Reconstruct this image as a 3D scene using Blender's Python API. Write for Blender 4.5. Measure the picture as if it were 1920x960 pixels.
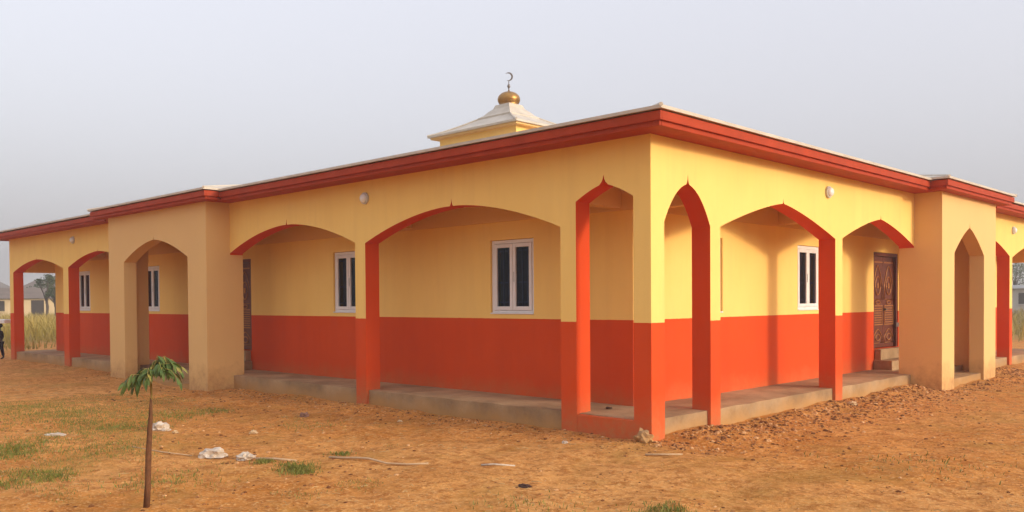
import bpy, bmesh, math, random
from mathutils import Vector, Matrix, noise

# ------------------------------------------------------------------ camera, sky, sun, exposure
scene = bpy.context.scene
for o in list(bpy.data.objects):
    bpy.data.objects.remove(o)
COL = scene.collection

CAM_POS = Vector((5.4041, -7.7375, 1.5361))
YAW, PITCH, ROLL, FPX, PY = 0.76755, -0.01801, -0.00692, 1639.86, 592.88
fw = Vector((-math.sin(YAW), math.cos(YAW), 0)); rt = Vector((math.cos(YAW), math.sin(YAW), 0)); up = Vector((0, 0, 1))
fw2 = fw * math.cos(PITCH) + up * math.sin(PITCH); up2 = up * math.cos(PITCH) - fw * math.sin(PITCH)
rt3 = rt * math.cos(ROLL) + up2 * math.sin(ROLL); up3 = up2 * math.cos(ROLL) - rt * math.sin(ROLL)
cam_data = bpy.data.cameras.new('camera')
cam = bpy.data.objects.new('camera', cam_data); COL.objects.link(cam)
m = Matrix((rt3, up3, -fw2)).transposed().to_4x4(); m.translation = CAM_POS
cam.matrix_world = m
cam_data.sensor_fit = 'HORIZONTAL'; cam_data.sensor_width = 36.0
cam_data.lens = FPX / 1920 * 36.0
cam_data.shift_y = (PY - 480) / 1920
cam_data.clip_start = 0.1; cam_data.clip_end = 3000
scene.camera = cam

SUN_DIR = Vector((1.0, 0.26, 0.0)).normalized()
SUN_EL = math.radians(13.5)
VEIL0 = (1.08, 1.03, 1.05); VEIL1 = (1.95, 2.05, 2.45)
world = bpy.data.worlds.new('World'); scene.world = world; world.use_nodes = True
wn = world.node_tree.nodes; wl = world.node_tree.links
wn.clear()
w_out = wn.new('ShaderNodeOutputWorld'); w_bg = wn.new('ShaderNodeBackground'); w_sky = wn.new('ShaderNodeTexSky')
w_hsv = wn.new('ShaderNodeHueSaturation')
w_sky.sky_type = 'NISHITA'; w_sky.sun_disc = False
w_sky.sun_elevation = SUN_EL; w_sky.sun_rotation = math.atan2(SUN_DIR.x, SUN_DIR.y)
w_sky.air_density = 1.0; w_sky.dust_density = 9.0; w_sky.ozone_density = 2.0
w_hsv.inputs['Saturation'].default_value = 0.35
w_mix = wn.new('ShaderNodeMix'); w_mix.data_type = 'RGBA'; w_mix.inputs[0].default_value = 0.75   # even milky dust veil over the whole sky
# the veil brightens upwards as it does in the photograph
w_tc = wn.new('ShaderNodeTexCoord'); w_sep = wn.new('ShaderNodeSeparateXYZ'); w_ma = wn.new('ShaderNodeMath'); w_vm = wn.new('ShaderNodeMix')
wl.new(w_tc.outputs['Generated'], w_sep.inputs[0]); w_ma.operation = 'MAXIMUM'; w_ma.inputs[1].default_value = 0.0; wl.new(w_sep.outputs[2], w_ma.inputs[0])
w_vm.data_type = 'RGBA'; w_vm.clamp_factor = True; wl.new(w_ma.outputs[0], w_vm.inputs[0])
w_vm.inputs[6].default_value = (*VEIL0, 1); w_vm.inputs[7].default_value = (*VEIL1, 1); wl.new(w_vm.outputs[2], w_mix.inputs[7])
wl.new(w_sky.outputs[0], w_hsv.inputs['Color']); wl.new(w_hsv.outputs[0], w_mix.inputs[6]); wl.new(w_mix.outputs[2], w_bg.inputs[0]); wl.new(w_bg.outputs[0], w_out.inputs[0])
w_bg.inputs[1].default_value = 0.15

sun_data = bpy.data.lights.new('sun', 'SUN'); sun = bpy.data.objects.new('sun', sun_data); COL.objects.link(sun)
sun_data.energy = 0.5; sun_data.angle = math.radians(6.0); sun_data.color = (1.0, 0.84, 0.60)
sd = Vector((SUN_DIR.x * math.cos(SUN_EL), SUN_DIR.y * math.cos(SUN_EL), math.sin(SUN_EL)))
sun.rotation_euler = sd.to_track_quat('Z', 'Y').to_euler()
sun.location = (20, 5, 12)

scene.view_settings.view_transform = 'Standard'; scene.view_settings.look = 'None'
scene.view_settings.gamma = 1.0; scene.view_settings.use_curve_mapping = False
scene.view_settings.exposure = 1.95
scene.render.engine = 'CYCLES'
scene.cycles.max_bounces = 8; scene.cycles.diffuse_bounces = 4; scene.cycles.transparent_max_bounces = 12
scene.cycles.use_denoising = True

random.seed(7)

# ------------------------------------------------------------------ helpers
class MB:
    """collects faces; build() links them as ONE mesh object"""
    def __init__(self): self.v = []; self.f = []; self.m = []
    def quad(self, pts, mat=0):
        i = len(self.v); self.v += [tuple(p) for p in pts]; self.f.append(tuple(range(i, i + len(pts)))); self.m.append(mat)
    def box(self, x0, x1, y0, y1, z0, z1, mat=0, mats=None):
        # mats: dict of face -> material index for faces x0,x1,y0,y1,z0,z1
        g = lambda k: (mats or {}).get(k, mat)
        i = len(self.v)
        self.v += [(x0,y0,z0),(x1,y0,z0),(x1,y1,z0),(x0,y1,z0),(x0,y0,z1),(x1,y0,z1),(x1,y1,z1),(x0,y1,z1)]
        for k, f in (('z0',(3,2,1,0)),('z1',(4,5,6,7)),('y0',(0,1,5,4)),('x1',(1,2,6,5)),('y1',(2,3,7,6)),('x0',(3,0,4,7))):
            self.f.append(tuple(i + a for a in f)); self.m.append(g(k))
    def tube(self, pts, radii, n=8, mat=0, cap=True):
        pts = [Vector(p) for p in pts]
        if not hasattr(radii, '__len__'): radii = [radii] * len(pts)
        base = len(self.v)
        for k, p in enumerate(pts):
            d = (pts[min(k + 1, len(pts) - 1)] - pts[max(k - 1, 0)]).normalized()
            a = d.cross(Vector((0, 0, 1)))
            if a.length < 1e-3: a = d.cross(Vector((1, 0, 0)))
            a.normalize(); b = d.cross(a)
            for j in range(n):
                t = 2 * math.pi * j / n
                self.v.append(tuple(p + (a * math.cos(t) + b * math.sin(t)) * radii[k]))
        for k in range(len(pts) - 1):
            for j in range(n):
                self.f.append((base + k*n + j, base + k*n + (j+1) % n, base + (k+1)*n + (j+1) % n, base + (k+1)*n + j)); self.m.append(mat)
        if cap:
            self.f.append(tuple(base + j for j in range(n))[::-1]); self.m.append(mat)
            self.f.append(tuple(base + (len(pts)-1)*n + j for j in range(n))); self.m.append(mat)
    def lathe(self, c, prof, n=24, mat=0):
        base = len(self.v); c = Vector(c)
        for r, z in prof:
            for j in range(n):
                t = 2 * math.pi * j / n
                self.v.append((c.x + r * math.cos(t), c.y + r * math.sin(t), c.z + z))
        for k in range(len(prof) - 1):
            for j in range(n):
                self.f.append((base + k*n + j, base + k*n + (j+1) % n, base + (k+1)*n + (j+1) % n, base + (k+1)*n + j)); self.m.append(mat)
        self.f.append(tuple(base + j for j in range(n))[::-1]); self.m.append(mat)
        self.f.append(tuple(base + (len(prof)-1)*n + j for j in range(n))); self.m.append(mat)
    def mesh(self, name, mats, smooth=False):
        me = bpy.data.meshes.new(name); me.from_pydata(self.v, [], self.f)
        if not isinstance(mats, (list, tuple)): mats = [mats]
        for mm in mats: me.materials.append(mm)
        me.polygons.foreach_set('material_index', self.m)
        if smooth: me.polygons.foreach_set('use_smooth', [True] * len(me.polygons))
        me.update(); return me
    def build(self, name, mats, parent=None, smooth=False, bevel=0):
        o = bpy.data.objects.new(name, self.mesh(name, mats, smooth)); COL.objects.link(o)
        if parent: o.parent = parent
        if bevel:
            bv = o.modifiers.new('bevel', 'BEVEL'); bv.width = bevel; bv.segments = 2; bv.limit_method = 'ANGLE'
        return o

def empty(name, loc=(0, 0, 0), rz=0, parent=None):
    o = bpy.data.objects.new(name, None); COL.objects.link(o)
    o.location = loc; o.rotation_euler = (0, 0, rz); o.empty_display_size = 0.2
    if parent: o.parent = parent
    return o
def tag(o, label=None, cat=None, group=None, kind=None):
    if label: o['label'] = label
    if cat: o['category'] = cat
    if group: o['group'] = group
    if kind: o['kind'] = kind
    return o
def link_mesh(name, me, parent=None, loc=None, rot=None, scale=None):
    o = bpy.data.objects.new(name, me); COL.objects.link(o)
    if parent: o.parent = parent
    if loc is not None: o.location = loc
    if rot is not None: o.rotation_euler = rot
    if scale is not None: o.scale = scale
    return o

# ------------------------------------------------------------------ materials
class N:
    def __init__(self, name, rough=0.8, spec=0.3):
        self.mat = bpy.data.materials.new(name); self.mat.use_nodes = True
        self.t = self.mat.node_tree; self.n = self.t.nodes; self.l = self.t.links
        self.b = self.n['Principled BSDF']; self.b.inputs['Roughness'].default_value = rough
        self.b.inputs['Specular IOR Level'].default_value = spec
        self.pos = self.n.new('ShaderNodeTexCoord').outputs['Object']
    def geo(self):
        self.pos = self.n.new('ShaderNodeNewGeometry').outputs['Position']; return self
    def noise(self, scale, detail=4, rough=0.6, vec=None, stretch=None):
        nd = self.n.new('ShaderNodeTexNoise'); nd.inputs['Scale'].default_value = scale
        nd.inputs['Detail'].default_value = detail; nd.inputs['Roughness'].default_value = rough
        v = vec or self.pos
        if stretch:
            mp = self.n.new('ShaderNodeMapping'); mp.inputs['Scale'].default_value = stretch; self.l.new(v, mp.inputs[0]); v = mp.outputs[0]
        self.l.new(v, nd.inputs['Vector']); return nd.outputs['Fac']
    def ramp(self, fac, stops):
        r = self.n.new('ShaderNodeValToRGB'); self.l.new(fac, r.inputs[0])
        while len(r.color_ramp.elements) < len(stops): r.color_ramp.elements.new(0.5)
        for e, (p, c) in zip(r.color_ramp.elements, stops):
            e.position = p; e.color = (*c, 1) if hasattr(c, '__len__') else (c, c, c, 1)
        return r.outputs[0]
    def mix(self, fac, a, b, mode='MIX'):
        x = self.n.new('ShaderNodeMix'); x.data_type = 'RGBA'; x.blend_type = mode
        for sock, val in ((x.inputs[0], fac), (x.inputs[6], a), (x.inputs[7], b)):
            if hasattr(val, 'is_linked') or hasattr(val, 'links'): self.l.new(val, sock)
            elif hasattr(val, '__len__'): sock.default_value = (*val, 1)
            else: sock.default_value = val
        return x.outputs[2]
    def math(self, op, a, b=0.0, clamp=False):
        x = self.n.new('ShaderNodeMath'); x.operation = op; x.use_clamp = clamp
        for sock, val in ((x.inputs[0], a), (x.inputs[1], b)):
            if hasattr(val, 'links'): self.l.new(val, sock)
            else: sock.default_value = val
        return x.outputs[0]
    def z(self):
        s = self.n.new('ShaderNodeSeparateXYZ'); self.l.new(self.pos, s.inputs[0]); return s.outputs[2]
    def color(self, c):
        if hasattr(c, 'links'): self.l.new(c, self.b.inputs['Base Color'])
        else: self.b.inputs['Base Color'].default_value = (*c, 1)
        return self
    def bump(self, h, strength=0.3, dist=0.01):
        bp = self.n.new('ShaderNodeBump'); bp.inputs['Strength'].default_value = strength; bp.inputs['Distance'].default_value = dist
        self.l.new(h, bp.inputs['Height']); self.l.new(bp.outputs[0], self.b.inputs['Normal']); return self

YEL = (0.92, 0.61, 0.18); RED = (0.68, 0.075, 0.012); DIRT = (0.42, 0.20, 0.075)
def paint(name, mode):
    k = N(name, 0.7, 0.12).geo()
    n1 = k.noise(0.9, 5, 0.6); n2 = k.noise(14, 4, 0.7); n3 = k.noise(5.0, 4, 0.7, stretch=(1, 1, 0.10)); n4 = k.noise(60, 3, 0.6)
    yel = k.mix(k.ramp(n1, [(0.3, 0.0), (0.75, 1.0)]), YEL, (0.89, 0.56, 0.155))
    yel = k.mix(k.math('MULTIPLY', k.ramp(n3, [(0.45, 0.0), (0.75, 1.0)]), 0.32), yel, (0.76, 0.47, 0.15))
    red = k.mix(k.ramp(n1, [(0.3, 0.0), (0.75, 1.0)]), RED, (0.62, 0.064, 0.011))
    red = k.mix(k.math('MULTIPLY', k.ramp(n3, [(0.45, 0.0), (0.8, 1.0)]), 0.30), red, (0.50, 0.050, 0.010))
    z = k.z()
    if mode == 'two':
        edge = k.math('ADD', z, k.math('MULTIPLY', k.math('SUBTRACT', n2, 0.5), 0.012))
        c = k.mix(k.math('GREATER_THAN', edge, 1.2856), red, yel)
    elif mode == 'red': c = red
    elif mode == 'yellow': c = k.mix(0.75, yel, k.mix(n1, (0.74, 0.45, 0.19), (0.66, 0.40, 0.185)))
    else: c = yel
    # soil splashed up from the ground
    h = k.math('ADD', z, k.math('MULTIPLY', k.math('SUBTRACT', k.noise(3.0, 5, 0.7), 0.5), 0.9 if mode == 'yellow' else 0.5))
    sp = k.ramp(h, [(0.02, 0.85 if mode == 'yellow' else 0.75), (0.44 if mode == 'yellow' else 0.48, 0.0)])
    sp = k.math('MULTIPLY', sp, k.ramp(n2, [(0.25, 0.35), (0.7, 1.0)]))
    c = k.mix(sp, c, DIRT)
    k.color(c)
    hh = k.math('ADD', k.math('MULTIPLY', n2, 0.7), k.math('MULTIPLY', n4, 0.3))
    return k.bump(hh, 0.22, 0.012).mat
M_TWO = paint('two_tone_wall_paint', 'two'); M_RED = paint('red_wall_paint', 'red'); M_YEL = paint('yellow_wall_paint', 'yellow'); M_CUP = paint('bright_yellow_wall_paint', 'plain')

def simple(name, c1, c2, scale=6, rough=0.7, spec=0.3, bump=0.15, metal=0.0, dist=0.005):
    k = N(name, rough, spec); n = k.noise(scale, 5, 0.65)
    k.color(k.mix(k.ramp(n, [(0.3, 0.0), (0.72, 1.0)]), c1, c2)); k.b.inputs['Metallic'].default_value = metal
    if bump: k.bump(k.noise(scale * 5, 4, 0.6), bump, dist)
    return k.mat
M_FASCIA = simple('red_fascia_paint', (0.44, 0.055, 0.016), (0.33, 0.042, 0.013), 3, 0.6, 0.12, 0.1)
M_ROOF = simple('cream_roof_sheet', (0.60, 0.51, 0.40), (0.46, 0.38, 0.29), 2.5, 0.5, 0.4, 0.15)
M_CEIL = simple('ceiling_board', (0.56, 0.36, 0.15), (0.48, 0.30, 0.12), 2, 0.8, 0.2, 0.1)
M_WHITE = simple('white_window_frame', (0.80, 0.77, 0.74), (0.72, 0.69, 0.65), 8, 0.35, 0.5, 0.03)
M_BAR = simple('blue_grille_paint', (0.14, 0.20, 0.50), (0.10, 0.15, 0.38), 9, 0.5, 0.4, 0)
M_CURT = simple('dark_curtain', (0.05, 0.08, 0.26), (0.015, 0.02, 0.06), 5, 0.9, 0.1, 0.2)
M_WOOD = simple('maroon_door_paint', (0.16, 0.035, 0.016), (0.09, 0.020, 0.010), 12, 0.38, 0.5, 0.1)
M_GOLD = simple('bronze_door_ornament', (0.50, 0.22, 0.065), (0.34, 0.13, 0.04), 20, 0.42, 0.5, 0.1, 0.35)
M_BRASS = simple('gilded_dome', (0.48, 0.25, 0.07), (0.26, 0.13, 0.04), 7, 0.40, 0.5, 0.1, 0.85)
M_IRON = simple('grey_finial_metal', (0.24, 0.20, 0.18), (0.15, 0.12, 0.11), 20, 0.5, 0.5, 0.1, 0.5)
M_LAMP = simple('white_lamp_cover', (0.82, 0.81, 0.78), (0.76, 0.75, 0.72), 8, 0.25, 0.5, 0)
M_LAMPB = simple('grey_lamp_base', (0.62, 0.61, 0.58), (0.5, 0.5, 0.48), 8, 0.4, 0.5, 0)

def concrete():
    k = N('weathered_concrete', 0.9, 0.2).geo()
    n1 = k.noise(1.4, 6, 0.65); n2 = k.noise(9, 5, 0.7)
    c = k.mix(k.ramp(n1, [(0.36, 0.0), (0.62, 1.0)]), (0.48, 0.31, 0.165), (0.27, 0.165, 0.085))
    c = k.mix(k.math('MULTIPLY', k.ramp(n2, [(0.45, 0.0), (0.75, 1.0)]), 0.5), c, (0.40, 0.215, 0.09))
    h = k.math('ADD', k.z(), k.math('MULTIPLY', k.math('SUBTRACT', k.noise(2.2, 5, 0.7), 0.5), 0.30))
    c = k.mix(k.ramp(h, [(0.03, 0.9), (0.20, 0.0)]), c, (0.45, 0.23, 0.075))
    return k.color(c).bump(k.math('ADD', n2, k.math('MULTIPLY', k.noise(70, 3, 0.6), 0.4)), 0.5, 0.015).mat
M_CONC = concrete()

def glass():
    k = N('dark_window_glass', 0.04, 0.6); k.color((0.02, 0.022, 0.03))
    out = k.n['Material Output']; tr = k.n.new('ShaderNodeBsdfTransparent'); tr.inputs[0].default_value = (0.62, 0.66, 0.72, 1)
    ms = k.n.new('ShaderNodeMixShader'); ms.inputs[0].default_value = 0.28
    k.l.new(tr.outputs[0], ms.inputs[1]); k.l.new(k.b.outputs[0], ms.inputs[2]); k.l.new(ms.outputs[0], out.inputs[0])
    return k.mat
M_GLASS = glass()

def soil():
    k = N('orange_laterite_soil', 0.95, 0.1).geo()
    n1 = k.noise(0.22, 5, 0.55); n2 = k.noise(1.1, 6, 0.65); n3 = k.noise(7, 6, 0.7); n4 = k.noise(32, 4, 0.65)
    c = k.mix(k.ramp(n2, [(0.34, 0.0), (0.64, 1.0)]), (0.55, 0.185, 0.030), (0.74, 0.31, 0.075))
    c = k.mix(k.math('MULTIPLY', k.ramp(n1, [(0.44, 0.0), (0.60, 1.0)]), 0.7), c, (0.78, 0.37, 0.115))
    c = k.mix(k.math('MULTIPLY', k.ramp(n3, [(0.46, 0.0), (0.60, 1.0)]), 0.75), c, (0.38, 0.120, 0.022))
    c = k.mix(k.math('MULTIPLY', k.ramp(n4, [(0.52, 0.0), (0.62, 1.0)]), 0.7), c, (0.84, 0.46, 0.17))
    n5 = k.noise(2.6, 6, 0.72)
    c = k.mix(k.math('MULTIPLY', k.ramp(n5, [(0.52, 0.0), (0.64, 1.0)]), 0.5), c, (0.42, 0.155, 0.028))
    c = k.mix(k.math('MULTIPLY', k.ramp(k.noise(0.7, 6, 0.7), [(0.50, 0.0), (0.64, 1.0)]), 0.45), c, (0.42, 0.22, 0.045))
    # further out the soil turns to dry grass stubble
    ln = k.n.new('ShaderNodeVectorMath'); ln.operation = 'DISTANCE'; k.l.new(k.pos, ln.inputs[0]); ln.inputs[1].default_value = (-8, 5, 0)
    far = k.ramp(k.math('MULTIPLY', k.math('ADD', ln.outputs['Value'], k.math('MULTIPLY', n1, 10)), 0.01), [(0.26, 0.0), (0.34, 1.0)])
    c = k.mix(far, c, k.mix(n2, (0.24, 0.165, 0.045), (0.34, 0.23, 0.075)))
    h = k.math('ADD', k.math('MULTIPLY', n3, 1.0), k.math('MULTIPLY', n4, 0.35))
    return k.color(c).bump(h, 1.0, 0.09).mat
M_SOIL = soil()
M_CLOD = simple('soil_clod', (0.44, 0.20, 0.07), (0.26, 0.105, 0.04), 9, 0.95, 0.1, 0.5, 0, 0.01)
M_CLODD = simple('dark_soil_clod', (0.20, 0.075, 0.025), (0.12, 0.045, 0.018), 9, 0.95, 0.1, 0.5, 0, 0.01)
M_CLODP = simple('pale_soil_clod', (0.66, 0.37, 0.17), (0.50, 0.25, 0.10), 9, 0.95, 0.1, 0.5, 0, 0.01)
M_STRAW = simple('dry_straw', (0.56, 0.38, 0.18), (0.40, 0.25, 0.10), 9, 0.9, 0.1, 0)
def leafmat(name, c1, c2, scale=3):
    k = N(name, 0.6, 0.3).geo(); n = k.noise(scale, 3, 0.6)
    k.color(k.mix(k.ramp(n, [(0.3, 0.0), (0.7, 1.0)]), c1, c2)); k.b.inputs['Subsurface Weight'].default_value = 0.0
    return k.mat
M_GRASS = leafmat('green_grass', (0.11, 0.130, 0.016), (0.24, 0.20, 0.035), 3)
M_DRYG = leafmat('dry_olive_grass', (0.24, 0.165, 0.035), (0.36, 0.21, 0.055), 2)
M_FIELD = leafmat('golden_field_grass', (0.26, 0.20, 0.035), (0.40, 0.27, 0.06), 0.25)
M_LEAF = leafmat('sapling_leaf', (0.045, 0.080, 0.012), (0.10, 0.13, 0.022), 14)
M_LEAFY = leafmat('sapling_leaf_yellowing', (0.14, 0.14, 0.025), (0.26, 0.21, 0.04), 14)
M_BARK = simple('sapling_bark', (0.17, 0.070, 0.028), (0.085, 0.036, 0.017), 30, 0.9, 0.2, 0.6, 0, 0.004)
M_STEM = simple('green_stem', (0.36, 0.29, 0.07), (0.26, 0.20, 0.05), 20, 0.7, 0.3, 0.1)
M_TREEL = leafmat('tree_foliage', (0.05, 0.065, 0.025), (0.09, 0.10, 0.035), 0.8)
M_TRUNK = simple('tree_bark', (0.11, 0.075, 0.05), (0.07, 0.05, 0.035), 6, 0.9, 0.2, 0.3)
M_PLASTIC = simple('white_plastic_litter', (0.62, 0.53, 0.43), (0.40, 0.27, 0.16), 22, 0.45, 0.4, 0.2)
M_PALEWOOD = simple('pale_dry_wood', (0.58, 0.40, 0.24), (0.46, 0.28, 0.14), 20, 0.8, 0.2, 0.2)
M_STONE = simple('pinkish_stone', (0.30, 0.16, 0.11), (0.20, 0.10, 0.07), 14, 0.9, 0.2, 0.5)
M_PSTONE = simple('pale_stone', (0.58, 0.40, 0.22), (0.48, 0.30, 0.15), 14, 0.9, 0.2, 0.5)
M_DARKLEAF = simple('dead_leaf', (0.10, 0.045, 0.03), (0.06, 0.03, 0.02), 14, 0.8, 0.2, 0.2)

# ------------------------------------------------------------------ ground
def axis_coords(a, b, step, lo, hi):
    c = []; x = a
    while x <= b + 1e-6: c.append(x); x += step
    s = step; x = c[-1]
    while x < hi: s *= 1.25; x = min(x + s, hi); c.append(x)
    s = step; x = c[0]; pre = []
    while x > lo: s *= 1.25; x = max(x - s, lo); pre.append(x)
    return pre[::-1] + c
def ground_h(x, y):
    d = max(abs(x + 8) - 16, abs(y - 6) - 14, 0)
    k = max(0.0, 1 - d / 25)
    h = 0.030 * noise.noise((x * 0.35, y * 0.35, 1.3)) + 0.022 * noise.noise((x * 1.1, y * 1.1, 4.1)) \
        + 0.020 * noise.noise((x * 2.9, y * 2.9, 7.7)) + 0.014 * noise.noise((x * 6.2, y * 6.2, 2.2))
    h += 0.05 * math.exp(-((x + 1.06) ** 2 + (y + 4.97) ** 2) / 0.05)
    # soil banked against the bases of the walls
    bank = (0.075 + 0.09 * noise.noise((x * 0.8, y * 0.8, 17))) if x > -0.35 and y > 0.3 else 0.035 + 0.03 * noise.noise((x * 0.8, y * 0.8, 17))
    inside = min(x + 21.4, 0.12 - x, y + 0.12, 17.2 - y)
    return h * (0.35 + 0.65 * k) + bank * (1.0 if inside > 0 else math.exp(inside / 0.38)) - 0.02
def make_ground():
    xs = axis_coords(-24, 8.5, 0.085, -420, 420); ys = axis_coords(-7.5, 17.5, 0.085, -420, 420)
    nx, ny = len(xs), len(ys)
    v = [(x, y, ground_h(x, y)) for y in ys for x in xs]
    f = [(j*nx+i, j*nx+i+1, (j+1)*nx+i+1, (j+1)*nx+i) for j in range(ny-1) for i in range(nx-1)]
    me = bpy.data.meshes.new('ground'); me.from_pydata(v, [], f); me.materials.append(M_SOIL)
    me.polygons.foreach_set('use_smooth', [True] * len(me.polygons)); me.update()
    o = bpy.data.objects.new('ground', me); COL.objects.link(o); tag(o, kind='structure')
make_ground()

# ------------------------------------------------------------------ the building
mosque = empty('mosque', (-10.6, 8.6, 0))
tag(mosque, 'yellow and red single storey mosque with arched veranda and small domed cupola', 'building')
def part(mb, name, mats, parent=None, **kw):
    """part of the mosque, given in world coordinates"""
    o = mb.build(name, mats, None, **kw)
    p = parent or mosque
    o.parent = p
    inv = Matrix.Identity(4)
    loc = Vector((0, 0, 0)); q = p
    while q is not None: loc += q.location; q = q.parent
    o.location = -loc
    return o
ZW = 3.305        # top of the outer walls
ZC = 2.38         # top of the column shafts
T = 0.25
LEFT = lambda s, d, z: (-s, d, z)       # facade along -X, d = depth inwards
RIGHT = lambda s, d, z: (-d, s, z)      # facade along +Y

def arch_profile(s0, s1, spring, apex, expo, tip, spike_h, spike_w):
    c = (s0 + s1) / 2; hw = (s1 - s0) / 2; pts = []
    n = 14
    for i in range(n + 1):
        t = i / n
        u = 1 - (1 - t) ** expo
        u = u * (1 - tip) + t * tip
        x = s0 + hw * t
        z = spring + (apex - spring) * u
        if x < c - spike_w: pts.append((x, z))
    last = pts[-1]
    half = pts[:]
    if spike_h:
        half += [(c - spike_w, apex - 0.004), (c - spike_w * 0.55, apex + spike_h * 0.16), (c - spike_w * 0.25, apex + spike_h * 0.45), (c, apex + spike_h)]
    else: half.append((c, apex))
    return half + [(2 * c - x, z) for x, z in half[-2::-1]]

def arcade(name, fmap, d0, d1, segs, zc, ztop, face_mat, jamb_mat, cap0=True, cap1=True):
    """wall above the columns: segs = ('col', s0, s1) or ('arch', s0, s1, spring, apex, expo, tip, spike_h, spike_w)"""
    mb = MB(); lows = []
    for sg in segs:
        if sg[0] == 'col': lows.append([(sg[1], zc), (sg[2], zc)])
        else: lows.append(arch_profile(*sg[1:]))
    for sg, lo in zip(segs, lows):
        for (a, za), (b, zb) in zip(lo, lo[1:]):
            for d in (d0, d1):
                mb.quad([fmap(a, d, za), fmap(b, d, zb), fmap(b, d, ztop), fmap(a, d, ztop)], 0)
            mb.quad([fmap(a, d0, za), fmap(b, d0, zb), fmap(b, d1, zb), fmap(a, d1, za)], (2 if sg[3] > 2.9 else 1) if sg[0] == 'arch' else 0)
            mb.quad([fmap(a, d0, ztop), fmap(b, d0, ztop), fmap(b, d1, ztop), fmap(a, d1, ztop)], 0)
    for l0, l1 in zip(lows, lows[1:]):
        s = l0[-1][0]; za, zb = l0[-1][1], l1[0][1]
        if abs(za - zb) > 1e-4: mb.quad([fmap(s, d0, za), fmap(s, d1, za), fmap(s, d1, zb), fmap(s, d0, zb)], 2 if max(za, zb) > 2.9 else 1)
    for ok, lo in ((cap0, lows[0][0]), (cap1, lows[-1][-1])):
        if ok: mb.quad([fmap(lo[0], d0, lo[1]), fmap(lo[0], d1, lo[1]), fmap(lo[0], d1, ztop), fmap(lo[0], d0, ztop)], 0)
    return part(mb, name, [face_mat, jamb_mat, M_YEL])

def column(fmap, s0, s1, d0, d1, face_mat, jamb_mat, z0=-0.12, z1=ZC, name='column', left_jamb=True, right_jamb=True):
    a = fmap(s0, d0, 0); b = fmap(s1, d1, 0)
    x0, x1 = sorted((a[0], b[0])); y0, y1 = sorted((a[1], b[1]))
    mb = MB()
    along_x = fmap is LEFT
    keys = ('x0', 'x1') if along_x else ('y0', 'y1')
    mb.box(x0, x1, y0, y1, z0, z1, 0, {keys[0]: 1, keys[1]: 1})
    return part(mb, name, [face_mat, jamb_mat])

# left facade (along -X)
PS, PE = 9.03, 13.27                     # left porch extent
left_segs = [('col', 0.0, 0.23), ('arch', 0.23, 1.037, 2.66, 2.83, 1.5, 0.25, 0.10, 0.055), ('col', 1.037, 1.27),
             ('arch', 1.27, 5.04, 2.39, 2.785, 1.85, 0.05, 0.10, 0.032), ('col', 5.04, 5.29),
             ('arch', 5.29, PS, 2.41, 2.80, 1.85, 0.05, 0.10, 0.022), ('col', PS, PS + 0.28),
             ('arch', PS + 0.28, PE - 0.3, 2.92, 2.9201, 1.8, 0.05, 0.0, 0.02), ('col', PE - 0.3, PE),
             ('arch', PE, 16.87, 2.40, 2.72, 1.85, 0.15, 0.08, 0.02), ('col', 16.87, 17.21),
             ('arch', 17.21, 20.95, 2.39, 2.68, 1.85, 0.15, 0.08, 0.02), ('col', 20.95, 21.25)]
arcade('arcade_wall', LEFT, 0.0, T, left_segs, ZC, ZW, M_TWO, M_RED)
for s0, s1 in ((1.037, 1.27), (5.04, 5.29), (16.87, 17.21), (20.95, 21.25)):
    column(LEFT, s0, s1, 0.0, T, M_TWO, M_RED)
corner = MB(); corner.box(-0.23, 0.0, 0.0, 0.25, -0.12, ZC, 0, {'x0': 1, 'y1': 1})
part(corner, 'column', [M_TWO, M_RED])
# right facade (along +Y)
QS, QE = 7.70, 10.70
right_segs = [('arch', 0.25, 1.19, 2.38, 2.83, 2.3, 0.25, 0.11, 0.03), ('col', 1.19, 1.41),
              ('arch', 1.41, 4.585, 2.39, 2.78, 1.55, 0.40, 0.07, 0.022), ('col', 4.585, 4.825),
              ('arch', 4.825, QS, 2.41, 2.775, 1.65, 0.40, 0.07, 0.022), ('col', QS, QS + 0.28),
              ('arch', QS + 0.28, QE - 0.28, 2.92, 2.9201, 1.8, 0.1, 0.0, 0.02), ('col', QE - 0.28, QE),
              ('arch', QE, 13.40, 2.42, 2.76, 1.65, 0.4, 0.07, 0.022), ('col', 13.40, 13.60),
              ('arch', 13.60, 16.80, 2.40, 2.74, 1.6, 0.35, 0.07, 0.022), ('col', 16.80, 17.10)]
arcade('arcade_wall', RIGHT, 0.0, T, right_segs, ZC, ZW, M_TWO, M_RED, cap0=False)
for s0, s1 in ((1.19, 1.41), (4.585, 4.825), (13.40, 13.60), (16.80, 17.10)):
    column(RIGHT, s0, s1, 0.0, T, M_TWO, M_RED)
# plain end facades behind
BX, BY = -21.25, 17.10
mb = MB(); mb.box(BX, BX + T, T + 0.002, BY - 0.002, 2.40, ZW); part(mb, 'end_beam', M_TWO)
mb = MB(); mb.box(BX + T + 0.002, -T - 0.002, BY - T, BY, 2.40, ZW); part(mb, 'end_beam', M_TWO)
for yy in (5.6, 11.0, 16.85):
    mb = MB(); mb.box(BX, BX + T, yy, yy + 0.249, -0.12, 2.398); part(mb, 'column', M_TWO)
for xx in (-15.6, -10.6, -5.4):
    mb = MB(); mb.box(xx, xx + 0.25, BY - T, BY, -0.12, 2.398); part(mb, 'column', M_TWO)

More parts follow.
